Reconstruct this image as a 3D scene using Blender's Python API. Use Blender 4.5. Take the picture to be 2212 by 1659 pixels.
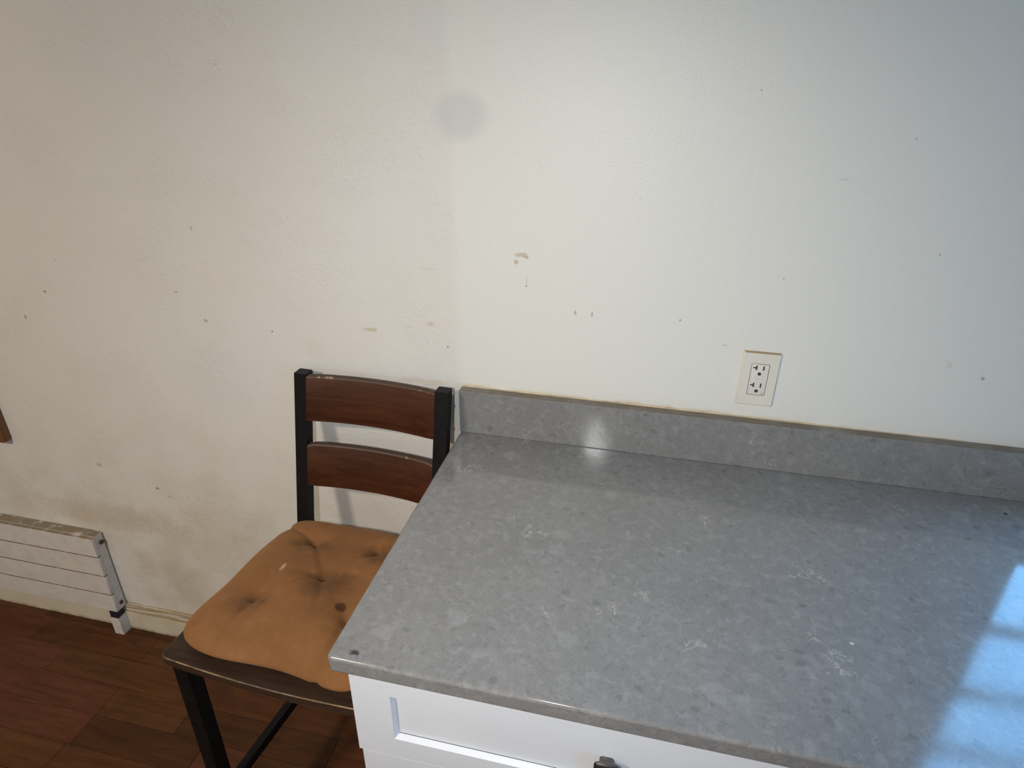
import bpy, bmesh, math, random
from mathutils import Vector, Matrix, noise

# ------------------------------------------------------------------ clear
for o in list(bpy.data.objects):
    bpy.data.objects.remove(o, do_unlink=True)
scene = bpy.context.scene
COL = scene.collection

# ------------------------------------------------------------------ camera
RIGHT = Vector((0.97405, 0.22628, 0.00565))
UP = Vector((-0.10513, 0.43003, 0.89668))
FWD = Vector((-0.20040, 0.87400, -0.44265))
cam_d = bpy.data.cameras.new('camera')
cam_d.sensor_width = 36.0
cam_d.lens = 1377.946 / 2212.0 * 36.0
cam_d.clip_start = 0.02
cam = bpy.data.objects.new('camera', cam_d)
COL.objects.link(cam)
R = Matrix((RIGHT, UP, -FWD)).transposed()
cam.matrix_world = Matrix.Translation((0.3908, -1.2096, 1.6398)) @ R.to_4x4()
scene.camera = cam

# ------------------------------------------------------------------ world: plain blue sky seen through the window
world = bpy.data.worlds.new('sky')
scene.world = world
world.use_nodes = True
bg = world.node_tree.nodes['Background']
bg.inputs['Color'].default_value = (0.19, 0.52, 1.0, 1)
bg.inputs['Strength'].default_value = 11.0

# ------------------------------------------------------------------ lights
def add_light(name, kind, loc, power, color, aim=None, **kw):
    d = bpy.data.lights.new(name, kind)
    d.energy = power
    d.color = color
    for k, v in kw.items():
        setattr(d, k, v)
    o = bpy.data.objects.new(name, d)
    COL.objects.link(o)
    o.location = loc
    if aim is not None:
        o.rotation_euler = (Vector(aim) - Vector(loc)).to_track_quat('-Z', 'Y').to_euler()
    return o

# flash of the phone that took the photograph
add_light('phone_flash', 'SPOT', (0.212, -1.232, 1.622), 27.8, (1.0, 0.99, 0.98), aim=(0.20, 0.0, 0.94),
          spot_size=math.radians(100), spot_blend=1.0, shadow_soft_size=0.008)
# unseen warm ceiling lamp added as ambient fill, left behind the photographer
add_light('ambient_fill_light', 'AREA', (-1.1, -2.1, 2.385), 42.0, (1.0, 0.87, 0.71), aim=(-1.1, -2.1, 0.0),
          shape='DISK', size=0.34)
# the window lets the sky in (portal only, adds no light of its own)
add_light('window_portal', 'AREA', (1.51, 0.10, 1.58), 1.0, (1, 1, 1), aim=(1.51, -1.0, 1.58),
          shape='RECTANGLE', size=0.76, size_y=1.10)
add_light('side_window_portal', 'AREA', (2.39, -2.0, 1.50), 1.0, (1, 1, 1), aim=(0.0, -2.0, 1.50),
          shape='RECTANGLE', size=0.42, size_y=0.92)
for nm in ('window_portal', 'side_window_portal'):
    bpy.data.lights[nm].cycles.is_portal = True

vs = scene.view_settings
vs.view_transform = 'Standard'
vs.look = 'None'
vs.gamma = 1.0
vs.use_curve_mapping = False
vs.exposure = 0.0

# ------------------------------------------------------------------ node helpers
class NT:
    def __init__(self, name, rough=0.5, spec=0.5):
        self.m = bpy.data.materials.new(name)
        self.m.use_nodes = True
        self.t = self.m.node_tree
        self.b = self.t.nodes['Principled BSDF']
        self.b.inputs['Roughness'].default_value = rough
        self.b.inputs['Specular IOR Level'].default_value = spec
    def n(self, kind, **kw):
        x = self.t.nodes.new(kind)
        for k, v in kw.items():
            setattr(x, k, v)
        return x
    def set(self, sock, v):
        if hasattr(v, 'is_output'):
            self.t.links.new(v, sock)
        elif isinstance(v, (tuple, list)) and len(v) == 3 and sock.type == 'RGBA':
            sock.default_value = (*v, 1)
        else:
            sock.default_value = v
    def coord(self, kind='Object'):
        return self.n('ShaderNodeTexCoord').outputs[kind]
    def geo(self, kind):
        return self.n('ShaderNodeNewGeometry').outputs[kind]
    def math(self, op, a, b=0.0, c=0.0, clamp=False):
        x = self.n('ShaderNodeMath', operation=op, use_clamp=clamp)
        for i, v in enumerate((a, b, c)):
            self.set(x.inputs[i], v)
        return x.outputs[0]
    def vmath(self, op, a, b=(0, 0, 0)):
        x = self.n('ShaderNodeVectorMath', operation=op)
        self.set(x.inputs[0], a)
        self.set(x.inputs[1], b)
        return x.outputs['Value'] if op in ('LENGTH', 'DOT_PRODUCT', 'DISTANCE') else x.outputs[0]
    def noise(self, vec, scale, detail=3.0, rough=0.5, dist=0.0, out='Fac'):
        x = self.n('ShaderNodeTexNoise')
        self.set(x.inputs['Vector'], vec)
        x.inputs['Scale'].default_value = scale
        x.inputs['Detail'].default_value = detail
        x.inputs['Roughness'].default_value = rough
        x.inputs['Distortion'].default_value = dist
        return x.outputs[out]
    def voronoi(self, vec, scale, out='Distance', feature='F1', rnd=1.0):
        x = self.n('ShaderNodeTexVoronoi', feature=feature)
        self.set(x.inputs['Vector'], vec)
        x.inputs['Scale'].default_value = scale
        x.inputs['Randomness'].default_value = rnd
        return x.outputs[out]
    def remap(self, v, a, b, c=0.0, d=1.0, smooth=True):
        x = self.n('ShaderNodeMapRange', interpolation_type='SMOOTHSTEP' if smooth else 'LINEAR')
        self.set(x.inputs[0], v)
        for i, q in enumerate((a, b, c, d)):
            self.set(x.inputs[i + 1], q)
        return x.outputs[0]
    def mix(self, fac, a, b, blend='MIX'):
        x = self.n('ShaderNodeMix', data_type='RGBA', blend_type=blend)
        self.set(x.inputs[0], fac)
        self.set(x.inputs[6], a)
        self.set(x.inputs[7], b)
        return x.outputs[2]
    def xyz(self, v):
        x = self.n('ShaderNodeSeparateXYZ')
        self.set(x.inputs[0], v)
        return x.outputs
    def bump(self, h, strength, distance):
        x = self.n('ShaderNodeBump')
        self.set(x.inputs['Height'], h)
        x.inputs['Strength'].default_value = strength
        x.inputs['Distance'].default_value = distance
        self.set(self.b.inputs['Normal'], x.outputs[0])
    def color(self, c):
        self.set(self.b.inputs['Base Color'], c)
        return self.m
    def spot(self, vec, c, r, soft=0.5, wob=None):
        """soft ellipse mask round c with radii r (one radius may be huge)"""
        d = self.vmath('SUBTRACT', vec, c)
        d = self.vmath('MULTIPLY', d, tuple(1.0 / q for q in r))
        l = self.vmath('LENGTH', d)
        if wob is not None:
            l = self.math('ADD', l, wob)
        return self.remap(l, 1.0 - soft, 1.0 + soft, 1.0, 0.0)

def dusty(nt, base, dust, amount=0.85, scale=30.0, lo=0.3, hi=0.6):
    """settled dust and grime on the faces that look upward"""
    nz = nt.xyz(nt.geo('Normal'))[2]
    up = nt.remap(nz, 0.45, 0.8)
    patch = nt.remap(nt.noise(nt.geo('Position'), scale, 4.0, 0.6), lo, hi)
    return nt.mix(nt.math('MULTIPLY', up, nt.math('MULTIPLY', patch, amount)), base, dust)

# ------------------------------------------------------------------ materials
def mat_wall_back():
    n = NT('wall_paint', 0.42, 0.4)
    p = n.geo('Position')
    x, y, z = n.xyz(p)
    nz1 = n.noise(p, 3.0, 4.0, 0.55)
    wob = n.math('MULTIPLY', n.math('SUBTRACT', n.noise(p, 60.0, 3.0), 0.5), 1.6)
    seam = n.math('ADD', x, n.math('MULTIPLY', n.math('SUBTRACT', n.noise(p, 25.0, 2.0), 0.5), 0.012))
    right = n.remap(seam, -0.018, 0.006)
    c = n.mix(right, (0.785, 0.768, 0.724), (0.81, 0.80, 0.735))
    # uneven old paint
    c = n.mix(n.remap(nz1, 0.35, 0.75, 0.0, 0.45), c, n.mix(right, (0.76, 0.71, 0.62), (0.78, 0.785, 0.73)))
    # patchy brown tint, stronger towards the bottom
    low = n.math('MULTIPLY', n.remap(z, 0.95, 0.1), n.remap(n.noise(p, 6.0, 5.0, 0.65), 0.38, 0.7))
    c = n.mix(n.math('MULTIPLY', low, 0.5), c, (0.50, 0.42, 0.30))
    # grey round patch high on the wall
    c = n.mix(n.math('MULTIPLY', n.spot(p, (0.0138, 0, 1.563), (0.047, 1, 0.040), 0.42), 0.30), c, (0.46, 0.46, 0.47))
    # yellowed strip above the backsplash
    yel = n.math('MULTIPLY', n.spot(p, (0.3, 0, 1.010), (0.42, 1, 0.007), 0.7), n.remap(n.noise(p, 20.0, 3.0), 0.35, 0.6))
    c = n.mix(n.math('MULTIPLY', yel, 0.55), c, (0.62, 0.48, 0.28))
    tan, dark, grey = (0.52, 0.42, 0.24), (0.16, 0.11, 0.07), (0.40, 0.37, 0.33)
    marks = [  # x, z, rx, rz, colour, strength
        (0.132, 1.312, .014, .0055, tan, .75), (0.142, 1.308, .005, .003, (0.45, .30, .1), .8), (0.120, 1.297, .005, .0055, tan, .85),
        (0.1416, 1.249, .0016, .0022, dark, .9), (0.1418, 1.262, .0008, .012, grey, .7),
        (0.243, 1.2016, .0022, .0055, grey, .8), (0.2766, 1.202, .0022, .006, grey, .8), (0.4474, 1.2043, .0022, .0022, grey, .9),
        (-0.2076, 1.1233, .016, .006, tan, .6), (-0.066, 1.149, .010, .006, tan, .45), (-0.12, 1.138, .022, .002, tan, .3),
        (-1.0673, 1.1423, .004, .003, dark, .8), (-1.1551, 1.0693, .004, .006, dark, .7), (-0.4533, 1.0956, .003, .003, dark, .9),
        (-0.9024, 0.5825, .006, .004, dark, .8), (-0.925, 0.60, .003, .003, dark, .6), (-0.87, 0.56, .003, .0025, dark, .6),
        (-0.6242, 1.1062, .006, .004, grey, .8), (-0.6101, 1.3232, .003, .005, grey, .7), (-0.688, 1.172, .005, .003, grey, .7),
        (-1.0775, 0.632, .010, .008, (0.45, .30, .2), .5), (0.684, 1.4767, .008, .0025, grey, .25), (0.990, 1.1408, .003, .003, dark, .6),
        (0.5376, 1.1608, .006, .002, tan, .6), (0.5286, 1.6112, .0016, .0016, dark, .7), (0.7764, 1.5432, .002, .002, grey, .7),
        (-0.0664, 1.27, .02, .0015, grey, .25), (-0.03, 1.10, .003, .003, dark, .5), (-0.35, 1.06, .03, .03, (0.70, .62, .48), .2),
        (-1.12, 0.45, .25, .05, (0.52, .42, .29), .4), (-0.75, 0.45, .12, .16, (0.60, .52, .38), .35), (0.93, 1.16, .006, .008, grey, .18),
        (-0.62, 0.95, .12, .10, (0.72, .72, .70), .35), (0.62, 1.30, .0018, .0018, grey, .8), (0.86, 1.36, .0018, .0018, grey, .8), (0.35, 1.43, .0018, .0018, grey, .5),
    ]
    for mx, mz, rx, rz, col, st in marks:
        c = n.mix(n.math('MULTIPLY', n.spot(p, (mx, 0, mz), (rx * .85, 1, rz * .85), 0.5, wob), st * .9), c, col)
    # scattered fly specks
    v = n.voronoi(p, 9.0)
    pick = n.xyz(n.voronoi(p, 9.0, 'Color'))[0]
    sp = n.math('MULTIPLY', n.remap(v, 0.012, 0.022, 1.0, 0.0), n.remap(pick, 0.55, 0.6))
    c = n.mix(n.math('MULTIPLY', sp, 0.5), c, (0.30, 0.24, 0.18))
    # orange-peel roller texture and rougher plaster on the older half
    peel = n.noise(p, 260.0, 2.0, 0.5)
    patch = n.remap(n.noise(p, 5.0, 3.0), 0.45, 0.62)
    old = n.math('MULTIPLY', n.math('SUBTRACT', 1.0, right), n.math('MULTIPLY', patch, n.noise(p, 90.0, 4.0, 0.65, 0.6)))
    h = n.math('ADD', n.math('MULTIPLY', peel, 0.5), n.math('MULTIPLY', old, 1.6))
    n.bump(h, 0.5, 0.0028)
    return n.color(c)

def mat_plain(name, col, rough=0.5, spec=0.5, metal=0.0, grain=0.0, gscale=40.0):
    n = NT(name, rough, spec)
    n.b.inputs['Metallic'].default_value = metal
    p = n.geo('Position')
    f = n.remap(n.noise(p, gscale, 4.0, 0.6), 0.3, 0.7, 1.0 - grain, 1.0 + grain, False)
    return n.color(n.mix(1.0, col, n.n_rgb(f) if hasattr(n, 'n_rgb') else f, 'MULTIPLY'))

def mat_quartz():
    n = NT('grey_quartz', 0.17, 0.5)
    n.b.inputs['IOR'].default_value = 1.54
    p = n.geo('Position')
    warp = n.vmath('ADD', p, n.vmath('MULTIPLY', n.vmath('SUBTRACT', n.noise(p, 55.0, 3.0, out='Color'), (.5, .5, .5)), (.022, .022, .022)))
    c = n.mix(n.remap(n.noise(p, 9.0, 4.0), 0.3, 0.7), (0.206, 0.203, 0.199), (0.234, 0.231, 0.225))
    # mottling of the crushed stone
    c = n.mix(n.remap(n.noise(warp, 62.0, 5.0, 0.6), 0.46, 0.70, 0.0, 0.75), c, (0.300, 0.296, 0.288))
    c = n.mix(n.remap(n.noise(warp, 95.0, 4.0, 0.65), 0.50, 0.72, 0.0, 0.8), c, (0.163, 0.159, 0.155))
    c = n.mix(n.remap(n.noise(p, 420.0, 3.0, 0.7), 0.40, 0.70, 0.0, 0.5), c, (0.298, 0.294, 0.286))
    # darker and lighter chips
    v = n.voronoi(warp, 42.0)
    pk = n.xyz(n.voronoi(warp, 42.0, 'Color'))
    dk = n.math('MULTIPLY', n.remap(v, 0.20, 0.30, 1.0, 0.0), n.remap(pk[0], 0.72, 0.92))
    c = n.mix(n.math('MULTIPLY', dk, 0.5), c, (0.135, 0.133, 0.132))
    v2 = n.voronoi(warp, 22.0)
    pk2 = n.xyz(n.voronoi(warp, 22.0, 'Color'))
    lt = n.math('MULTIPLY', n.remap(v2, 0.26, 0.40, 1.0, 0.0), n.remap(pk2[1], 0.80, 0.85))
    c = n.mix(n.math('MULTIPLY', lt, 0.28), c, (0.36, 0.36, 0.35))
    # short pale veins
    a = n.math('ABSOLUTE', n.math('SUBTRACT', n.noise(p, 16.0, 5.0, 0.62, 0.3), 0.5))
    veins = n.math('MULTIPLY', n.remap(a, 0.004, 0.013, 1.0, 0.0), n.remap(n.noise(p, 11.0, 2.0), 0.60, 0.70))
    c = n.mix(n.math('MULTIPLY', veins, 0.55), c, (0.56, 0.53, 0.47))
    # chip near the corner, specks
    c = n.mix(n.spot(p, (0.0371, -0.6412, 0.907), (0.007, 0.004, 0.02), 0.5, n.math('MULTIPLY', n.math('SUBTRACT', n.noise(p, 300.0), 0.5), 2.0)), c, (0.05, 0.045, 0.045))
    c = n.mix(n.spot(p, (1.0694, -0.0739, 0.907), (0.003, 0.003, 0.02), 0.3), c, (0.03, 0.025, 0.02))
    c = n.mix(n.spot(p, (0.7201, -0.4625, 0.907), (0.003, 0.0025, 0.02), 0.3), c, (0.6, 0.58, 0.55))
    # brown grime that has settled on top of the backsplash
    z = n.xyz(p)[2]
    up = n.math('MULTIPLY', n.remap(n.xyz(n.geo('Normal'))[2], 0.4, 0.8), n.remap(z, 0.95, 0.96))
    c = n.mix(n.math('MULTIPLY', up, n.remap(n.noise(p, 14.0, 4.0), 0.2, 0.6, 0.35, 0.9)), c, (0.115, 0.082, 0.045))
    rg = n.remap(n.noise(p, 12.0, 4.0), 0.3, 0.7, 0.085, 0.125)
    n.set(n.b.inputs['Roughness'], rg)
    return n.color(c)

def mat_wood(name, light, dark, axis=0, scale=1.0, rough=0.4, dust=None, spec=0.5):
    n = NT(name, rough, spec)
    p = n.coord('Object')
    st = [55.0 * scale] * 3
    st[axis] = 4.0 * scale
    q = n.vmath('MULTIPLY', p, tuple(st))
    g = n.noise(q, 1.0, 5.0, 0.65, 0.8)
    fine = n.noise(n.vmath('MULTIPLY', q, (3.0, 3.0, 3.0)), 1.6, 3.0, 0.6)
    f = n.math('ADD', n.math('MULTIPLY', g, 0.7), n.math('MULTIPLY', fine, 0.3))
    c = n.mix(n.remap(f, 0.33, 0.66), dark, light)
    if dust:
        c = dusty(n, c, dust, 0.8, 18.0, 0.2, 0.5)
    n.bump(f, 0.12, 0.001)
    return n.color(c)

def mat_worn(name, wood, bare, cover=(0.45, 0.6)):
    n = NT(name, 0.5)
    p = n.coord('Object')
    f = n.remap(n.noise(p, 30.0, 4.0, 0.6), *cover)
    return n.color(n.mix(f, wood, bare))

def mat_black_metal():
    n = NT('black_powder_coat', 0.5, 0.2)
    p = n.coord('Object')
    c = n.mix(n.remap(n.noise(p, 60.0, 4.0), 0.4, 0.8), (0.004, 0.004, 0.0045), (0.008, 0.008, 0.009))
    n.bump(n.noise(p, 700.0, 2.0), 0.12, 0.0006)
    return n.color(c)

def mat_cushion():
    n = NT('rust_brown_cotton_velvet', 0.88, 0.15)
    n.b.inputs['Sheen Weight'].default_value = 0.25
    n.b.inputs['Sheen Roughness'].default_value = 0.5
    n.b.inputs['Sheen Tint'].default_value = (0.9, 0.55, 0.3, 1)
    p = n.geo('Position')
    c = n.mix(n.remap(n.noise(p, 12.0, 5.0, 0.6), 0.3, 0.7), (0.235, 0.106, 0.039), (0.280, 0.130, 0.050))
    c = n.mix(n.remap(n.noise(p, 35.0, 5.0, 0.7), 0.48, 0.72, 0.0, 0.55), c, (0.31, 0.152, 0.064))
    wob = n.math('MULTIPLY', n.math('SUBTRACT', n.noise(p, 40.0, 4.0, 0.6), 0.5), 1.3)
    grime = (0.105, 0.050, 0.022)
    for (x, y, rx, ry, s) in [(-0.24, -0.28, .07, .06, .25), (-0.285, -0.235, .045, .020, .6), (-0.125, -0.228, .030, .028, .85), (-0.195, -0.333, .048, .028, .75),
                              (-0.215, -0.362, .030, .020, .45), (-0.315, -0.408, .034, .024, .5), (-0.20, -0.315, .012, .008, .7), (-0.275, -0.228, .016, .007, .7),
                              (-0.294, -0.408, .010, .008, .6), (-0.33, -0.43, .03, .02, .25), (-0.15, -0.37, .06, .06, .25)]:
        c = n.mix(n.math('MULTIPLY', n.spot(p, (x, y, 0.69), (rx, ry, 0.3), 0.6, wob), s), c, grime)
    c = n.mix(n.math('MULTIPLY', n.spot(p, (-0.138, -0.386, .69), (.011, .010, .3), 0.25), 0.85), c, (0.05, 0.022, 0.012))
    c = n.mix(n.math('MULTIPLY', n.spot(p, (-0.3024, -0.317, .69), (.0035, .009, .3), 0.6, n.math('MULTIPLY', wob, 1.6)), 0.6), c, (0.66, 0.48, 0.30))
    n.bump(n.math('ADD', n.noise(p, 900.0, 2.0), n.math('MULTIPLY', n.noise(p, 70.0, 4.0, 0.6), 1.5)), 0.35, 0.0016)
    return n.color(c)

def mat_dusty(name, base, dust, rough=0.4, amount=0.9, scale=30.0, lo=0.25, hi=0.55, grain=0.06):
    n = NT(name, rough)
    p = n.geo('Position')
    c = n.mix(n.remap(n.noise(p, 25.0, 4.0), 0.35, 0.75, 0.0, 1.0), base, tuple(q * (1 - 2 * grain) for q in base))
    return n.color(dusty(n, c, dust, amount, scale, lo, hi))

def mat_baseboard():
    n = NT('cream_baseboard_paint', 0.4)
    p = n.geo('Position')
    x, y, z = n.xyz(p)
    c = n.mix(n.remap(n.noise(p, 12.0, 4.0), 0.35, 0.7), (0.72, 0.67, 0.54), (0.66, 0.60, 0.46))
    st = n.vmath('MULTIPLY', p, (6.0, 60.0, 160.0))
    line = n.math('MULTIPLY', n.remap(z, 0.068, 0.076), n.remap(n.noise(st, 1.0, 4.0, 0.6), 0.42, 0.56))
    c = n.mix(n.math('MULTIPLY', line, 0.7), c, (0.26, 0.18, 0.09))
    foot = n.math('MULTIPLY', n.remap(z, 0.014, 0.002), n.remap(n.noise(p, 40.0, 3.0), 0.3, 0.6))
    c = n.mix(n.math('MULTIPLY', foot, 0.7), c, (0.30, 0.22, 0.10))
    c = dusty(n, c, (0.30, 0.21, 0.10), 0.9, 22.0, 0.2, 0.5)
    return n.color(c)

def mat_floor(name, light, dark):
    n = NT(name, 0.33, 0.2)
    light, dark = [(q[0] * .86, q[1] * .68, q[2] * .58) for q in (light, dark)]
    q = n.vmath('MULTIPLY', n.geo('Position'), (5.0, 60.0, 60.0))
    g = n.noise(q, 1.0, 5.0, 0.62, 0.6)
    c = n.mix(n.remap(g, 0.3, 0.7), dark, light)
    c = n.mix(n.remap(n.noise(n.geo('Position'), 16.0, 4.0), 0.45, 0.8, 0.0, 0.35), c, (0.034, 0.019, 0.009))
    n.set(n.b.inputs['Roughness'], n.remap(n.noise(n.geo('Position'), 9.0, 4.0), 0.3, 0.7, 0.26, 0.42))
    n.bump(g, 0.08, 0.0008)
    return n.color(c)

def mat_glass():
    m = bpy.data.materials.new('window_glass')
    m.use_nodes = True
    t = m.node_tree
    t.nodes.clear()
    out = t.nodes.new('ShaderNodeOutputMaterial')
    tr = t.nodes.new('ShaderNodeBsdfTransparent')
    gl = t.nodes.new('ShaderNodeBsdfGlossy')
    gl.inputs['Roughness'].default_value = 0.02
    lw = t.nodes.new('ShaderNodeLayerWeight')
    pw = t.nodes.new('ShaderNodeMath')
    pw.operation = 'POWER'
    pw.inputs[1].default_value = 5.0
    t.links.new(lw.outputs['Facing'], pw.inputs[0])
    fr = t.nodes.new('ShaderNodeMath')
    fr.operation = 'MULTIPLY_ADD'
    fr.inputs[1].default_value = 0.96
    fr.inputs[2].default_value = 0.03
    t.links.new(pw.outputs[0], fr.inputs[0])
    mx = t.nodes.new('ShaderNodeMixShader')
    t.links.new(fr.outputs[0], mx.inputs[0])
    t.links.new(tr.outputs[0], mx.inputs[1])
    t.links.new(gl.outputs[0], mx.inputs[2])
    t.links.new(mx.outputs[0], out.inputs[0])
    return m

def mat_emit(name, col, s):
    n = NT(name)
    n.b.inputs['Emission Color'].default_value = (*col, 1)
    n.b.inputs['Emission Strength'].default_value = s
    return n.color(col)

M = dict(
    wall_back=mat_wall_back(),
    wall=mat_plain('plain_wall_paint', (0.70, 0.64, 0.54), 0.6, grain=0.03, gscale=8.0),
    ceiling=mat_plain('ceiling_paint', (0.78, 0.77, 0.74), 0.8, grain=0.02),
    quartz=mat_quartz(),
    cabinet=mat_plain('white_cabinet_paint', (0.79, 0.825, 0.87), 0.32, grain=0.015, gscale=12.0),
    carcass=mat_plain('carcass_board', (0.62, 0.60, 0.56), 0.5, grain=0.04),
    knob=mat_plain('dark_bronze', (0.16, 0.150, 0.140), 0.28, metal=0.9, grain=0.08),
    knob_face=mat_plain('dark_bronze_face', (0.020, 0.016, 0.013), 0.35, metal=0.3, grain=0.1),
    slat=mat_wood('reddish_brown_wood', (0.075, 0.023, 0.008), (0.036, 0.010, 0.004), 0, 1.0, 0.5, (0.085, 0.070, 0.056), 0.22),
    slat_worn=mat_worn('worn_slat_edge', (0.07, 0.035, 0.02), (0.33, 0.22, 0.12), (0.58, 0.66)),
    seat=mat_wood('dark_espresso_wood', (0.050, 0.029, 0.018), (0.026, 0.014, 0.009), 0, 1.0, 0.40, None, 0.3),
    seat_worn=mat_worn('worn_seat_edge', (0.12, 0.078, 0.048), (0.34, 0.235, 0.13), (0.38, 0.64)),
    black=mat_black_metal(),
    bolt=mat_plain('black_bolt', (0.02, 0.02, 0.021), 0.3, metal=0.8, grain=0.05),
    cushion=mat_cushion(),
    radiator=mat_dusty('white_radiator_enamel', (0.74, 0.71, 0.68), (0.19, 0.132, 0.058), 0.35, 0.9, 26.0, 0.22, 0.5),
    radiator_gap=mat_plain('rusty_groove', (0.17, 0.085, 0.045), 0.8, grain=0.25),
    plug=mat_plain('brown_corroded_plug', (0.085, 0.055, 0.030), 0.5, metal=0.4, grain=0.3, gscale=300.0),
    navy=mat_plain('hollow_shade_blue', (0.012, 0.011, 0.030), 0.6, grain=0.2),  # shade of the hollow radiator bracket, put in as colour
    baseboard=mat_baseboard(),
    plate=mat_dusty('ivory_plastic_plate', (0.79, 0.755, 0.655), (0.33, 0.23, 0.09), 0.38, 0.95, 60.0, 0.1, 0.4, 0.02),
    recept=mat_dusty('light_almond_plastic', (0.79, 0.75, 0.68), (0.40, 0.30, 0.15), 0.35, 0.6, 60.0, 0.2, 0.5, 0.02),
    slot=mat_plain('dark_slot', (0.035, 0.033, 0.034), 0.6, grain=0.1),
    caulk=mat_plain('yellowed_caulk', (0.60, 0.47, 0.30), 0.6, grain=0.25, gscale=30.0),
    board=mat_wood('varnished_brown_board', (0.20, 0.085, 0.028), (0.12, 0.048, 0.016), 2, 0.7, 0.35),
    subfloor=mat_plain('dark_plank_joint', (0.020, 0.011, 0.006), 0.8, grain=0.2),
    frame=mat_plain('white_window_paint', (0.78, 0.78, 0.77), 0.4, grain=0.02),
    glass=mat_glass(),
    lamp=mat_emit('added_lamp_glass', (1.0, 0.80, 0.58), 6.0),
)
PLANKS = [mat_floor('oak_plank_stain_%s' % t, a, b) for t, a, b in [
    ('walnut', (0.130, 0.062, 0.026), (0.085, 0.038, 0.015)),
    ('umber', (0.115, 0.060, 0.022), (0.075, 0.036, 0.013)),
    ('russet', (0.150, 0.066, 0.036), (0.095, 0.040, 0.020)),
    ('sepia', (0.098, 0.048, 0.020), (0.062, 0.028, 0.011)),
    ('chestnut', (0.140, 0.072, 0.028), (0.090, 0.043, 0.016))]]

# ------------------------------------------------------------------ mesh helpers
def add_box(bm, x0, x1, y0, y1, z0, z1, mi=0, bevel=0.0, seg=2):
    vs_ = [bm.verts.new(v) for v in [(x0, y0, z0), (x1, y0, z0), (x1, y1, z0), (x0, y1, z0),
                                     (x0, y0, z1), (x1, y0, z1), (x1, y1, z1), (x0, y1, z1)]]
    fs = []
    for idx in [(3, 2, 1, 0), (4, 5, 6, 7), (0, 1, 5, 4), (1, 2, 6, 5), (2, 3, 7, 6), (3, 0, 4, 7)]:
        f = bm.faces.new([vs_[i] for i in idx])
        f.material_index = mi
        fs.append(f)
    if bevel > 0:
        es = list({e for f in fs for e in f.edges})
        bmesh.ops.bevel(bm, geom=es, offset=bevel, segments=seg, profile=0.5, affect='EDGES')
    return vs_

def add_prism(bm, pts, z0, z1, mi=0, rim=0.0, rim_mi=None, seg=3, axis='z'):
    """closed outline (counter-clockwise seen from +axis) extruded, with eased top and bottom rims"""
    def P(p, h):
        return {'z': (p[0], p[1], h), 'y': (p[0], h, p[1]), 'x': (h, p[0], p[1])}[axis]
    n = len(pts)
    area = sum(pts[i][0] * pts[(i + 1) % n][1] - pts[(i + 1) % n][0] * pts[i][1] for i in range(n))
    sg = 1.0 if area > 0 else -1.0
    mit = []
    for i in range(n):                               # inward mitre direction at every outline point
        a, b, c = Vector(pts[i - 1][:2]), Vector(pts[i][:2]), Vector(pts[(i + 1) % n][:2])
        e0, e1 = (b - a).normalized(), (c - b).normalized()
        n0, n1 = Vector((-e0.y, e0.x)) * sg, Vector((-e1.y, e1.x)) * sg
        m = (n0 + n1).normalized()
        mit.append(m / max(0.35, m.dot(n0)))
    def ring(o, h):
        return [bm.verts.new(P((p[0] + m.x * o, p[1] + m.y * o), h)) for p, m in zip(pts, mit)]
    steps = []
    if rim > 0:
        for k in range(seg + 1):
            t = math.pi / 2 * k / seg
            steps.append((rim * (1 - math.sin(t)), z0 + rim * (1 - math.cos(t)), True))
        for k in range(seg + 1):
            t = math.pi / 2 * k / seg
            steps.append((rim * (1 - math.cos(t)), z1 - rim * (1 - math.sin(t)), True))
    else:
        steps = [(0.0, z0, False), (0.0, z1, False)]
    rings = [ring(o, h) for o, h, _ in steps]
    fs = [bm.faces.new(rings[0][::-1]), bm.faces.new(rings[-1])]
    fs[0].material_index = fs[1].material_index = mi
    for q in range(len(rings) - 1):
        side = rim <= 0 or q == seg
        for i in range(n):
            f = bm.faces.new([rings[q][i], rings[q][(i + 1) % n], rings[q + 1][(i + 1) % n], rings[q + 1][i]])
            f.material_index = mi if (side or rim_mi is None) else rim_mi
            fs.append(f)
    return fs

def rounded_rect(x0, x1, y0, y1, r, seg=5):
    """r: one radius or four (corner order x0y0, x1y0, x1y1, x0y1)"""
    rs = r if isinstance(r, (list, tuple)) else [r] * 4
    out = []
    for (cx, cy, a0, rr) in [(x0 + rs[0], y0 + rs[0], 180, rs[0]), (x1 - rs[1], y0 + rs[1], 270, rs[1]),
                             (x1 - rs[2], y1 - rs[2], 0, rs[2]), (x0 + rs[3], y1 - rs[3], 90, rs[3])]:
        if rr <= 1e-6:
            out.append((cx, cy))
            continue
        for k in range(seg + 1):
            a = math.radians(a0 + 90.0 * k / seg)
            out.append((cx + rr * math.cos(a), cy + rr * math.sin(a)))
    return out

def obj(name, bm, mats, parent=None, smooth=None):
    me = bpy.data.meshes.new(name)
    bmesh.ops.recalc_face_normals(bm, faces=bm.faces[:])
    bm.to_mesh(me)
    bm.free()
    for m in (mats if isinstance(mats, (list, tuple)) else [mats]):
        me.materials.append(m)
    if smooth is not None:
        for p in me.polygons:
            p.use_smooth = True
        me.set_sharp_from_angle(angle=math.radians(smooth))
        if smooth == 35 or smooth == 40:          # keep the big faces dead flat beside their eased rims
            big = max(p.area for p in me.polygons) * 0.01
            for p in me.polygons:
                if p.area > big and not name.endswith('slat') and name != 'knob':
                    p.use_smooth = False
    o = bpy.data.objects.new(name, me)
    COL.objects.link(o)
    if parent is not None:
        o.parent = parent
    return o

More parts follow.
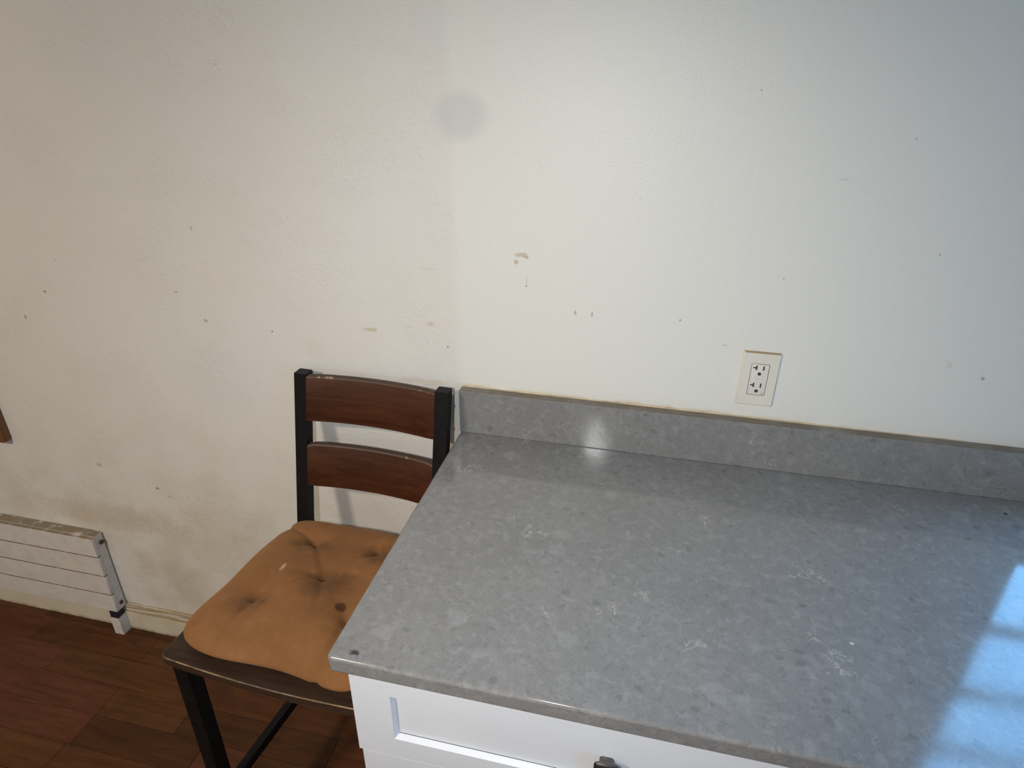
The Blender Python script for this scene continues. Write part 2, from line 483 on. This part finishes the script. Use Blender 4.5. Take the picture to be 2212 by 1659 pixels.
def box(name, x0, x1, y0, y1, z0, z1, mat, parent=None, bevel=0.0, seg=2):
    bm = bmesh.new()
    add_box(bm, x0, x1, y0, y1, z0, z1, 0, bevel, seg)
    return obj(name, bm, mat, parent, 40 if bevel > 0 else None)

def thing(name, label, cat, loc=(0, 0, 0), rz=0.0, group=None):
    o = bpy.data.objects.new(name, None)
    o.empty_display_size = 0.05
    COL.objects.link(o)
    o.location = loc
    o.rotation_euler = (0, 0, rz)
    return tag(o, label, cat, group)

def tag(o, label, cat, group=None):
    o['label'] = label
    o['category'] = cat
    if group:
        o['group'] = group
    return o

def struct(o, label=None):
    o['kind'] = 'structure'
    if label:
        o['label'] = label
    return o

def child_of(o, parent):
    """parent an object whose mesh is written in world coordinates (parent sits unrotated)"""
    o.parent = parent
    o.matrix_parent_inverse = Matrix.Translation(-Vector(parent.location))
    return o

# ------------------------------------------------------------------ room shell
ZC = 0.9066            # counter top height
X0, X1, YF, HC = -3.0, 2.3, -3.3, 2.45
WX0, WX1, WZ0, WZ1 = 1.145, 1.90, 1.045, 2.13      # window opening

bm = bmesh.new()
xs = [X0, WX0, WX1, X1]
zs = [0.0, WZ0, WZ1, HC]
for (y, ) in [(0.0,), (0.13,)]:
    g = [[bm.verts.new((x, y, z)) for z in zs] for x in xs]
    for i in range(3):
        for j in range(3):
            if (i, j) != (1, 1):
                bm.faces.new([g[i][j], g[i + 1][j], g[i + 1][j + 1], g[i][j + 1]])
for (a, b) in [((WX0, WZ0), (WX1, WZ0)), ((WX1, WZ0), (WX1, WZ1)), ((WX1, WZ1), (WX0, WZ1)), ((WX0, WZ1), (WX0, WZ0)),
               ((X0, 0), (X1, 0)), ((X1, 0), (X1, HC)), ((X1, HC), (X0, HC)), ((X0, HC), (X0, 0))]:
    bm.faces.new([bm.verts.new(v) for v in [(a[0], 0, a[1]), (b[0], 0, b[1]), (b[0], .13, b[1]), (a[0], .13, a[1])]])
bmesh.ops.remove_doubles(bm, verts=bm.verts[:], dist=1e-5)
struct(obj('wall_back', bm, M['wall_back']), 'off-white painted wall with stains and scuffs')

struct(box('wall_left', X0 - .1, X0, YF, 0.13, 0, HC, M['wall']))
V0, V1, VZ0, VZ1 = -2.20, -1.80, 1.05, 1.95        # second window, in the right wall behind the photographer
bm = bmesh.new()
for (a, b, c, d) in [(YF, V0, 0, HC), (V1, 0.13, 0, HC), (V0, V1, 0, VZ0), (V0, V1, VZ1, HC)]:
    add_box(bm, X1, X1 + .1, a, b, c, d)
struct(obj('wall_right', bm, M['wall']))
w2 = struct(box('window_2', X1 - .02, X1 + .06, V0, V1, VZ0 - .02, VZ0, M['frame']), 'white window in the side wall')
box('pane', X1 + .04, X1 + .043, V0, V1, VZ0, VZ1, M['glass'], w2)
box('meeting_rail', X1 + .025, X1 + .06, V0, V1, 1.48, 1.52, M['frame'], w2)
struct(box('wall_front', X0 - .1, X1 + .1, YF - .1, YF, 0, HC, M['wall']))
ceil = struct(box('ceiling', X0 - .1, X1 + .1, YF - .1, 0.13, HC, HC + .1, M['ceiling']))
bm = bmesh.new()
add_prism(bm, [(-1.1 + .19 * math.cos(a * math.pi / 16), -2.1 + .19 * math.sin(a * math.pi / 16)) for a in range(32)], 2.40, HC, 0, .008)
obj('added_lamp_base', bm, M['frame'], ceil, 40)  # disc body of the added, unseen fill lamp

# floor: short strip planks laid along the wall
floor = struct(box('floor', X0 - .1, X1 + .1, YF - .1, 0.13, -0.05, -0.004, M['subfloor']), 'dark brown wooden strip floor')
rnd = random.Random(7)
near, far = [], []
row = 0
y1 = -0.033 + 0.09
fixed = {3: [-1.016, -0.763], 2: [-0.50], 1: [-0.69], 4: [-1.016, -0.66]}
while y1 > YF:
    y0 = y1 - 0.09
    cuts = [X0]
    x = X0 + rnd.uniform(0.1, 0.5)
    while x < X1 - 0.12:
        cuts.append(x)
        x += rnd.choice((0.25, 0.32, 0.4, 0.48, 0.56))
    cuts.append(X1)
    if row in fixed:
        cuts = [c for c in cuts if min(abs(c - q) for q in fixed[row]) > 0.14 and not (len(fixed[row]) > 1 and min(fixed[row]) < c < max(fixed[row]))] + fixed[row]
        cuts.sort()
    for a, b in zip(cuts, cuts[1:]):
        rec = (a, b, y0, min(y1, 0.0), rnd.randrange(len(PLANKS)))
        (near if (b > -2.3 and a < 0.6 and y1 > -1.4) else far).append(rec)
    y1 = y0
    row += 1
def plank_bm(bm, a, b, y0, y1_, mi):
    g = 0.0004
    add_box(bm, a + g, b - g, y0 + g, y1_ - g, -0.006, 0.0, mi, 0.0007, 1)
for (a, b, y0, y1_, k) in near:
    bm = bmesh.new()
    plank_bm(bm, a, b, y0, y1_, 0)
    obj('plank', bm, PLANKS[k], floor)
bm = bmesh.new()
for (a, b, y0, y1_, k) in far:
    plank_bm(bm, a, b, y0, y1_, k)
rest = obj('planks', bm, PLANKS, floor)
rest['kind'] = 'stuff'

# baseboard along the back wall, up to the cabinet
bm = bmesh.new()
prof = [(0.0, 0.0), (0.0, 0.101), (-0.003, 0.101), (-0.0045, 0.0965), (-0.008, 0.094), (-0.0085, 0.081), (-0.0095, 0.079),
        (-0.0095, 0.0755), (-0.013, 0.073), (-0.0135, 0.070), (-0.0135, 0.0)]
add_prism(bm, prof, X0, 0.028, 0, axis='x')
struct(obj('baseboard_back', bm, M['baseboard']), 'cream baseboard with grimy top edge')

# window in the same wall, right of the picture; the counter mirrors it
win = struct(box('window_1', WX0 - .002, WX1 + .002, -0.022, 0.0, WZ0 - .024, WZ0, M['frame'], None, .003), 'white window with horizontal bars')
for (a, b, c, d) in [(WX0, WX0 + .04, WZ0, WZ1), (WX1 - .04, WX1, WZ0, WZ1)]:
    box('sash_stile', a, b, .02, .06, c, d, M['frame'], win, .002)
for (c, d) in [(WZ0, WZ0 + .045), (WZ1 - .045, WZ1)]:
    box('sash_rail', WX0 + .04, WX1 - .04, .02, .06, c, d, M['frame'], win, .002)
edges = [WZ0 + .045, 1.285, 1.49, 1.695, 1.90, WZ1 - .045]
for z in edges[1:-1]:
    box('muntin', WX0 + .04, WX1 - .04, .028, .052, z - .012, z + .012, M['frame'], win, .002)
for a, b in zip(edges, edges[1:]):
    box('pane', WX0 + .04, WX1 - .04, .039, .042, a, b, M['glass'], win)

# ------------------------------------------------------------------ base cabinets
def bevel_frame(parent, x0, x1, z0, z1, yf, wl, wt, wb, depth, slope, thick, mat):
    """four mitred frame members round a recessed panel, inner edges chamfered; front face at yf"""
    yb = yf + thick
    A = [(x0, z0), (x1, z0), (x1, z1), (x0, z1)]
    B = [(x0 + wl, z0 + wb), (x1 - wl, z0 + wb), (x1 - wl, z1 - wt), (x0 + wl, z1 - wt)]
    s = slope
    Cc = [(B[0][0] + s, B[0][1] + s), (B[1][0] - s, B[1][1] + s), (B[2][0] - s, B[2][1] - s), (B[3][0] + s, B[3][1] - s)]
    names = ['rail', 'stile', 'rail', 'stile']
    for i in range(4):
        j = (i + 1) % 4
        bm = bmesh.new()
        ring = []
        for k in (i, j):
            ring.append([bm.verts.new(v) for v in [(A[k][0], yb, A[k][1]), (A[k][0], yf, A[k][1]), (B[k][0], yf, B[k][1]),
                                                   (Cc[k][0], yf + depth, Cc[k][1]), (Cc[k][0], yb, Cc[k][1])]])
        n = 5
        for q in range(n):
            bm.faces.new([ring[0][q], ring[1][q], ring[1][(q + 1) % n], ring[0][(q + 1) % n]])
        bm.faces.new(ring[0][::-1])
        bm.faces.new(ring[1])
        oe = [e for e in bm.edges if {e.verts[0], e.verts[1]} == {ring[0][1], ring[1][1]}]
        bmesh.ops.bevel(bm, geom=oe, offset=0.0012, segments=2, profile=0.5, affect='EDGES')
        obj(names[i], bm, mat, parent)
    return Cc

def knob(parent, x, y, z):
    """rounded square knob on a flared stem"""
    bm = bmesh.new()
    secs = [(0.0, .0105), (.003, .0100), (.008, .0118), (.0135, .0168), (.0155, .0172), (.0170, .0164), (.0195, .0140), (.0210, .0090)]
    prev = None
    for d, h in secs:
        pts = rounded_rect(-h, h, -h, h, h * (0.55 if h < .012 else 0.32), 4)
        ringv = [bm.verts.new((x + a, y - d, z + b)) for a, b in pts]
        if prev:
            n = len(ringv)
            for i in range(n):
                f = bm.faces.new([prev[i], prev[(i + 1) % n], ringv[(i + 1) % n], ringv[i]])
                f.material_index = 1 if d > .0165 else 0
        prev = ringv
    f = bm.faces.new(prev)
    f.material_index = 1
    return obj('knob', bm, [M['knob'], M['knob_face']], parent, 35)

def base_cabinet(x0, w, label, ajar):
    c = thing('base_cabinet', label, 'cabinet', (x0, 0, 0))
    x1 = w
    ys = -0.612
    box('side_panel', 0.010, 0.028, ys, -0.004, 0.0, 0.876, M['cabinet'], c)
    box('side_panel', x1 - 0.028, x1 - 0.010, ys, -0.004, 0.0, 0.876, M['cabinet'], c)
    box('bottom_panel', 0.028, x1 - 0.028, ys, -0.010, 0.100, 0.116, M['carcass'], c)
    box('back_panel', 0.028, x1 - 0.028, -0.010, -0.004, 0.0, 0.876, M['carcass'], c)
    box('top_rail', 0.028, x1 - 0.028, ys, ys + .08, 0.858, 0.876, M['carcass'], c)
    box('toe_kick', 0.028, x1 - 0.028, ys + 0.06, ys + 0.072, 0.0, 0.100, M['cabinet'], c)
    for k, (z0, z1) in enumerate([(0.687, 0.869), (0.402, 0.683), (0.118, 0.398)]):
        yf = -0.634 - (0.003 if (k == 0 and ajar) else 0.0)
        dx = -0.0035 if (k == 0 and ajar) else 0.0
        d = bpy.data.objects.new('drawer', None)
        d.empty_display_size = 0.03
        COL.objects.link(d)
        d.parent = c
        wt = 0.0455 if k == 0 else 0.062
        wb = 0.043 if k == 0 else 0.062
        fx0, fx1 = 0.004 + dx, x1 - 0.003 + dx
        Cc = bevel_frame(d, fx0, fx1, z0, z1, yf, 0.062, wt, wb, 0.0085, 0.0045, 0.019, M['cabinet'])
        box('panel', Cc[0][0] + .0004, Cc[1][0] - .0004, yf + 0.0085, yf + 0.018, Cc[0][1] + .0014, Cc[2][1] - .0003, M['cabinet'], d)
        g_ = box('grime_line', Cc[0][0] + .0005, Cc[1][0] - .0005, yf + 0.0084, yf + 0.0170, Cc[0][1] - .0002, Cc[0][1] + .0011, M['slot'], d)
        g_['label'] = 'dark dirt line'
        knob(d, (fx0 + fx1) / 2 + 0.003, yf + (0.0085), (0.774 if k == 0 else (z0 + z1) / 2))
        box('drawer_box', 0.045, x1 - 0.045, yf + 0.019, -0.09, z0 + .012, z1 - .03, M['carcass'], d)
    return c

cab = base_cabinet(0.018, 0.757, 'white shaker drawer cabinet with dark knob under the grey counter end', True)
base_cabinet(0.778, 0.757, 'white shaker drawer cabinet farther along, under the window side of the counter', False)

# ------------------------------------------------------------------ countertop and backsplash
bm = bmesh.new()
add_prism(bm, rounded_rect(0.0, 1.56, -0.6566, -0.001, [0.0085, 0.007, 0.007, 0.007], 6), ZC - 0.0296, ZC, 0, 0.0055, None, 5)
tag(obj('countertop', bm, M['quartz'], None, 35), 'speckled grey quartz countertop mirroring the blue window', 'countertop')
bm = bmesh.new()
add_prism(bm, [(0.0, -0.0254), (1.56, -0.0254), (1.56, -0.001), (0.0035, -0.001), (0.0, -0.005)], ZC + .0004, 1.010, 0, 0.0012, None, 2)
bs = tag(obj('backsplash', bm, M['quartz'], None, 35), 'low grey quartz backsplash strip with brown grime on its top edge', 'backsplash')
bm = bmesh.new()
n_ = 90
prev = None
for i in range(n_ + 1):
    x = 0.003 + 1.0 * i / n_
    h = 0.0022 + 0.0016 * noise.noise((x * 14.0, 0.3, 0.1)) + 0.0010 * noise.noise((x * 60.0, 1.3, 0.1))
    h = max(h * (1.0 if x < 0.62 else max(0.25, 1.0 - (x - .62) * 3)), 0.0006)
    r = [bm.verts.new(v) for v in [(x, -.0005, 1.0095), (x, -.0035, 1.0102), (x, -.0022, 1.0102 + h * .6), (x, -.0005, 1.0102 + h)]]
    if prev:
        for k in range(3):
            bm.faces.new([prev[k], r[k], r[k + 1], prev[k + 1]])
    prev = r
cb = obj('caulk_bead', bm, M['caulk'], bs)
cb['label'] = 'yellowed caulk line'

# ------------------------------------------------------------------ chair
CH = thing('counter_chair', 'black metal chair with brown wooden back slats and dark wooden seat', 'chair',
           (-0.207, -0.339, 0.0), math.radians(-2.2))
def tube(bm, path, w, d, mi=0, bevel=0.002):
    """rectangular tube, w wide along local x, d deep along y, through path points (x, y, z) = centre"""
    prev = None
    for (x, y, z) in path:
        r = [bm.verts.new(v) for v in [(x - w / 2, y - d / 2, z), (x + w / 2, y - d / 2, z), (x + w / 2, y + d / 2, z), (x - w / 2, y + d / 2, z)]]
        if prev is None:
            bm.faces.new(r[::-1])
        else:
            for k in range(4):
                bm.faces.new([prev[k], prev[(k + 1) % 4], r[(k + 1) % 4], r[k]])
        prev = r
    bm.faces.new(prev)
    if bevel:
        es = [e for e in bm.edges if len(e.link_faces) == 2 and e.calc_face_angle(0) > 0.9]
        bmesh.ops.bevel(bm, geom=es, offset=bevel, segments=2, profile=0.5, affect='EDGES')

PD = 0.026   # post depth
def post_y(z):        # centre of the leaning rear post
    return 0.2817 - 0.22 * (1.02 - z) + PD / 2
for s in (-1, 1):
    bm = bmesh.new()
    tube(bm, [(s * .170, 0.245, 0.0), (s * .170, 0.2165, 0.40), (s * .170, post_y(.66), 0.66), (s * .170, post_y(1.0215), 1.0215)], 0.030, PD)
    o = obj('rear_post', bm, M['black'], CH, 40)
    for zb in (0.985, 0.935, 0.83, 0.775):
        bm = bmesh.new()
        bmesh.ops.create_cone(bm, cap_ends=True, segments=14, radius1=.0048, radius2=.0036, depth=.003,
                              matrix=Matrix.Translation((s * .1862, post_y(zb) + .004, zb)) @ Matrix.Rotation(s * math.pi / 2, 4, 'Y'))
        obj('bolt', bm, M['bolt'], o, 40)
    bm = bmesh.new()
    tube(bm, [(s * .197, -.1785, 0.0), (s * .197, -.1785, 0.631)], 0.031, 0.031)
    obj('front_leg', bm, M['black'], CH, 40)
    # side stretcher
    bm = bmesh.new()
    a, b = Vector((s * .197, -.164, .207)), Vector((s * .170, .212, .207))
    vsx = []
    for p in (a, b):
        vsx.append([bm.verts.new((p.x + dx, p.y, p.z + dz)) for dx, dz in [(-.009, -.0125), (.009, -.0125), (.009, .0125), (-.009, .0125)]])
    for k in range(4):
        bm.faces.new([vsx[0][k], vsx[0][(k + 1) % 4], vsx[1][(k + 1) % 4], vsx[1][k]])
    bm.faces.new(vsx[0][::-1]); bm.faces.new(vsx[1])
    obj('side_stretcher', bm, M['black'], CH)
box('seat_rail', -.18, .18, -.19, -.172, .606, .631, M['black'], CH, .002)
box('seat_rail', -.155, .155, .185, .20, .606, .631, M['black'], CH, .002)

# seat board: rounded corners, slightly bowed front edge, worn pale rim
bm = bmesh.new()
w2, yb, yf = 0.225, 0.188, -0.205
out = []
for k in range(6):                                   # front-left corner
    a = math.radians(180 + 90 * k / 5)
    out.append((-w2 + .016 + .016 * math.cos(a), yf + .016 + .016 * math.sin(a)))
for k in range(1, 12):
    t = k / 12.0
    out.append((-w2 + .016 + (2 * w2 - .032) * t, yf - 0.008 * math.sin(math.pi * t)))
for k in range(6):
    a = math.radians(270 + 90 * k / 5)
    out.append((w2 - .016 + .016 * math.cos(a), yf + .016 + .016 * math.sin(a)))
out += [(w2, -.06), (w2 - .038, yb), (-w2 + .038, yb), (-w2, -.06)]
add_prism(bm, out, 0.631, 0.650, 0, 0.0017, 1, 2)
obj('seat', bm, [M['seat'], M['seat_worn']], CH, 35)

# two bowed back slats between the posts
def slat(zlo, zhi, rd):
    bm = bmesh.new()
    N = 16
    prev = None
    hw, th, cr = 0.1555, 0.014, 0.004
    for i in range(N + 1):
        t = -1 + 2.0 * i / N
        x = t * hw
        bow = 0.015 * (1 - t * t)
        end = max(0.0, abs(t) - 0.93) / 0.07
        zl, zh = zlo + rd * end * end, zhi - rd * end * end
        def yy(z):
            return post_y(z) - PD / 2 + bow
        ring = [(yy(zl) + .001, zl + .001), (yy(zl + .002), zl + .003), (yy(zh - .003), zh - .004), (yy(zh) + .0015, zh - .001), (yy(zh) + .003, zh),
                (yy(zh) + th - .001, zh), (yy(zh) + th, zh - .002), (yy(zl) + th, zl)]
        r = [bm.verts.new((x, a, b)) for a, b in ring]
        if prev:
            for k in range(len(r)):
                f = bm.faces.new([prev[k], r[k], r[(k + 1) % len(r)], prev[(k + 1) % len(r)]])
                f.material_index = 1 if k in (0, 2, 3) else 0
        else:
            bm.faces.new(r)
        prev = r
    bm.faces.new(prev[::-1])
    return obj('back_slat', bm, [M['slat'], M['slat_worn']], CH, 40)
slat(0.913, 1.018, 0.001)
slat(0.757, 0.860, 0.004)

# ------------------------------------------------------------------ cushion (lies on the seat)
def make_cushion():
    N = 96
    tufts = [(-0.0785, 0.110), (0.074, 0.118), (-0.002, 0.018), (-0.102, -0.070), (0.105, -0.075)]   # local, around the chair centre
    creases = [((-0.0785, 0.110), (-0.20, 0.155), .006, .010), ((-0.0785, 0.110), (-0.002, 0.018), .006, .010), ((0.074, 0.118), (-0.002, 0.018), .0045, .012),
               ((0.074, 0.118), (0.2, 0.15), .005, .010), ((-0.002, 0.018), (-0.085, 0.005), .0035, .010), ((-0.002, 0.018), (-0.055, -0.030), .0045, .009),
               ((-0.002, 0.018), (0.035, -0.075), .005, .009), ((-0.002, 0.018), (0.07, 0.03), .004, .009), ((-0.102, -0.070), (-0.06, -0.065), .0035, .010), ((-0.102, -0.070), (-0.102, -0.20), .0045, .009),
               ((-0.102, -0.070), (-0.16, -0.10), .003, .012), ((-0.0785, 0.110), (-0.10, 0.085), .005, .014), ((-0.0785, 0.110), (-0.045, 0.125), .004, .010), ((0.105, -0.075), (0.115, -0.20), .006, .012),
               ((0.105, -0.075), (-0.002, 0.018), .003, .012), ((-0.0785, 0.110), (-0.07, 0.19), .0025, .012), ((0.105, -0.075), (0.2, -0.08), .004, .012)]
    def seg_d(px, py, a, b):
        ax, ay = a; bx, by = b
        dx, dy = bx - ax, by - ay
        t = max(0.0, min(1.0, ((px - ax) * dx + (py - ay) * dy) / (dx * dx + dy * dy)))
        return math.hypot(px - ax - t * dx, py - ay - t * dy), t
    def sq(u, v):     # square grid to rounded square
        m = max(abs(u), abs(v))
        if m < 1e-6:
            return 0.0, 0.0, 0.0
        a, b = u / m, v / m
        n = 7.0
        k = (abs(a) ** n + abs(b) ** n) ** (-1.0 / n)
        return a * k * m, b * k * m, m
    def plan(u, v):
        a, b, m = sq(u, v)
        y = -0.002 + 0.196 * b
        half = 0.195 - 0.014 * b
        x = half * a
        # outline waves: pinched where the side creases arrive
        e = m ** 6
        x += e * (0.009 * math.exp(-((y - 0.140) / .016) ** 2) * (1 if a > 0 else 1) * (-1 if a > 0 else 1) + 0.004 * math.sin(y * 34.0) * (1 if a > 0 else -1) * .6)
        y += e * (0.004 * math.sin(x * 26.0 + 1.0) - (0.005 * math.exp(-((x - 0.165) / .045) ** 2) if b < 0 else 0.0) + (0.004 * math.exp(-((x - 0.108) / .008) ** 2) if b < 0 else 0.0))
        return x, y, m
    bm = bmesh.new()
    top = [[None] * (N + 1) for _ in range(N + 1)]
    bot = [[None] * (N + 1) for _ in range(N + 1)]
    for i in range(N + 1):
        for j in range(N + 1):
            u = math.sin((-1 + 2.0 * i / N) * math.pi / 2)
            v = math.sin((-1 + 2.0 * j / N) * math.pi / 2)
            x, y, m = plan(u, v)
            prof = (max(0.0, 1 - m ** 5)) ** 0.5
            h = 0.026 * prof + 0.009 * (1 - m * m)
            inner = min(1.0, (1 - m) * 5.0)
            for (tx, ty) in tufts:
                d = math.hypot(x - tx, y - ty)
                h -= 0.012 * math.exp(-(d / 0.030) ** 2) + 0.008 * math.exp(-(d / 0.010) ** 2)
            for a, b, dep, wd in creases:
                d, t = seg_d(x, y, a, b)
                h -= 1.5 * dep * math.exp(-(d / (0.6 * wd)) ** 2) * (1 - 0.55 * t) * (0.25 + 0.75 * inner)
            h += 0.0022 * noise.noise((x * 18, y * 18, 0.4)) * prof + 0.0010 * noise.noise((x * 50, y * 50, 2.4)) * prof
            # back edge slumps up against the posts
            h += 0.006 * max(0.0, (y - 0.12) / 0.08) * prof
            zm = 0.6705
            zb = zm - 0.0198 * (max(0.0, 1 - m ** 7)) ** 0.5
            edge = (i in (0, N) or j in (0, N))
            tv = bm.verts.new((x, y, zm + (0 if edge else max(h, -0.006 * prof))))
            top[i][j] = tv
            bot[i][j] = tv if edge else bm.verts.new((x, y, zb))
    for i in range(N):
        for j in range(N):
            bm.faces.new([top[i][j], top[i + 1][j], top[i + 1][j + 1], top[i][j + 1]])
            f = [bot[i][j], bot[i][j + 1], bot[i + 1][j + 1], bot[i + 1][j]]
            bm.faces.new(f)
    o = obj('seat_cushion', bm, M['cushion'], None, 180)
    o.location = (-0.207 - 0.006, -0.339 + 0.010, 0.0005)
    o.rotation_euler = (0, 0, math.radians(-3.0))
    return tag(o, 'rust brown tufted seat cushion with dark stains lying on the chair', 'cushion')
make_cushion()

# ------------------------------------------------------------------ radiator along the wall
RX = -1.150
rad = thing('panel_radiator', 'low white panel radiator with three horizontal grooves along the wall', 'radiator', (RX, -0.0205, 0.0))
zr = [0.0935, 0.1650, 0.2405, 0.3150, 0.3865]
for a, b in zip(zr, zr[1:]):
    bm = bmesh.new()
    add_box(bm, -2.72, RX, -0.0415, -0.030, a + 0.0017, b - 0.0017, 0, 0.0012, 2)
    child_of(obj('radiator_tube', bm, M['radiator'], None, 40), rad)
child_of(box('groove_backing', -2.718, RX - .004, -0.0335, -0.029, zr[0] + .004, zr[-1] - .004, M['radiator_gap']), rad)
hd = child_of(box('end_header', RX - .030, RX, -0.0298, -0.004, zr[0] + .001, zr[-1] - .0005, M['radiator'], None, .0015), rad)
child_of(box('end_header', -2.72, -2.69, -0.0298, -0.004, zr[0] + .001, zr[-1] - .0005, M['radiator'], None, .0015), rad)
child_of(box('top_plate', -2.69, RX - .0305, -0.0298, -0.002, zr[-1] - .006, zr[-1] - .0008, M['radiator']), rad)
for (py, pz, r, sides, rot) in [(-.0150, .3560, .0078, 6, 0.2), (-.0190, .1180, .0075, 4, 0.78)]:
    bm = bmesh.new()
    bmesh.ops.create_cone(bm, cap_ends=True, segments=sides * (2 if sides == 6 else 1), radius1=r, radius2=r * .85, depth=.005,
                          matrix=Matrix.Translation((RX + .0020, py, pz)) @ Matrix.Rotation(math.pi / 2, 4, 'Y') @ Matrix.Rotation(rot, 4, 'Z'))
    p = child_of(obj('header_plug', bm, M['plug']), rad)
    p['label'] = 'dark corroded plug'
# hollow white floor bracket under the end, its inner shade made by a dark block
ft = []
for (a, b, c, d) in [(RX - .034, RX - .001, -.0445, -.0425), (RX - .034, RX - .001, -.0165, -.0145), (RX - .034, RX - .032, -.0425, -.0165), (RX - .003, RX - .001, -.0425, -.0165)]:
    ft.append((a, b, c, d))
bm = bmesh.new()
for (a, b, c, d) in ft:
    add_box(bm, a, b, c, d, 0.0, 0.070)
child_of(obj('floor_bracket', bm, M['radiator']), rad)
k = child_of(box('bracket_hollow_shade', RX - .0315, RX - .0035, -.042, -.017, 0.004, 0.0925, M['navy']), rad)
k['label'] = 'dark blue shade inside the hollow bracket'

# ------------------------------------------------------------------ wall outlet
OX, OZ = 0.6089, 1.0974
out_ = thing('wall_outlet', 'ivory duplex wall outlet with a brown dusty top edge above the backsplash', 'outlet', (OX, 0, OZ))
bm = bmesh.new()
pw, ph = .0352, .0573
A = rounded_rect(-pw, pw, -ph, ph, .003, 3)
B = rounded_rect(-pw + .0022, pw - .0022, -ph + .0022, ph - .0022, .003, 3)
Hh = rounded_rect(-.0170, .0170, -.0338, .0338, .0025, 3)
va = [bm.verts.new((a, -.0003, b)) for a, b in A]
vb = [bm.verts.new((a, -.0030, b)) for a, b in A]
vc = [bm.verts.new((a, -.0058, b)) for a, b in B]
vd = [bm.verts.new((a, -.0058, b)) for a, b in Hh]
ve = [bm.verts.new((a, -.0003, b)) for a, b in Hh]
n_ = len(A)
for r0, r1 in [(va, vb), (vb, vc), (vc, vd), (vd, ve)]:
    for i in range(n_):
        bm.faces.new([r0[i], r0[(i + 1) % n_], r1[(i + 1) % n_], r1[i]])
obj('cover_plate', bm, M['plate'], out_, 20)
box('inner_gap', -.0169, .0169, -.0012, -.0004, -.0337, .0337, M['slot'], out_)
bm = bmesh.new()
add_prism(bm, rounded_rect(-.0160, .0160, -.0328, .0328, .0022, 3), -.0066, -.0012, 0, .0007, None, 2, axis='y')
rec = obj('receptacle', bm, M['recept'], out_, 30)
for zc in (0.0192, -0.0178):
    box('blade_slot', -.0084, -.0056, -.00675, -.0060, zc + .0015, zc + .0108, M['slot'], rec)
    box('blade_slot', -.0132, -.0084, -.00675, -.0060, zc + .0048, zc + .0074, M['slot'], rec)
    box('blade_slot', .0050, .0077, -.00675, -.0060, zc + .0015, zc + .0104, M['slot'], rec)
    bm = bmesh.new()
    pts = [(.0034 * math.cos(math.radians(a)), zc - .0065 + .0034 * math.sin(math.radians(a))) for a in range(0, 360, 24)]
    add_prism(bm, pts, -.00675, -.0060, axis='y')
    obj('ground_hole', bm, M['slot'], rec)
for zc in (.0052, -.0015):
    box('test_button', -.0080, .0080, -.0072, -.0060, zc - .0030, zc + .0030, M['recept'], rec, .0005, 1)
bm = bmesh.new()
add_prism(bm, [(.0112 + .0011 * math.cos(math.radians(a)), -.0297 + .0011 * math.sin(math.radians(a))) for a in range(0, 360, 40)], -.00675, -.0060, axis='y')
obj('indicator', bm, M['slot'], rec)

# ------------------------------------------------------------------ wooden board whose corner enters at the left edge
bm = bmesh.new()
add_prism(bm, rounded_rect(-1.66, -1.358, 0.676, 1.06, .010, 5), -0.022, -0.0005, 0, .003, None, 2, axis='y')
tag(obj('wooden_board', bm, M['board'], None, 35), 'brown wooden board on the wall, its rounded corner at the left edge of the photo', 'board')
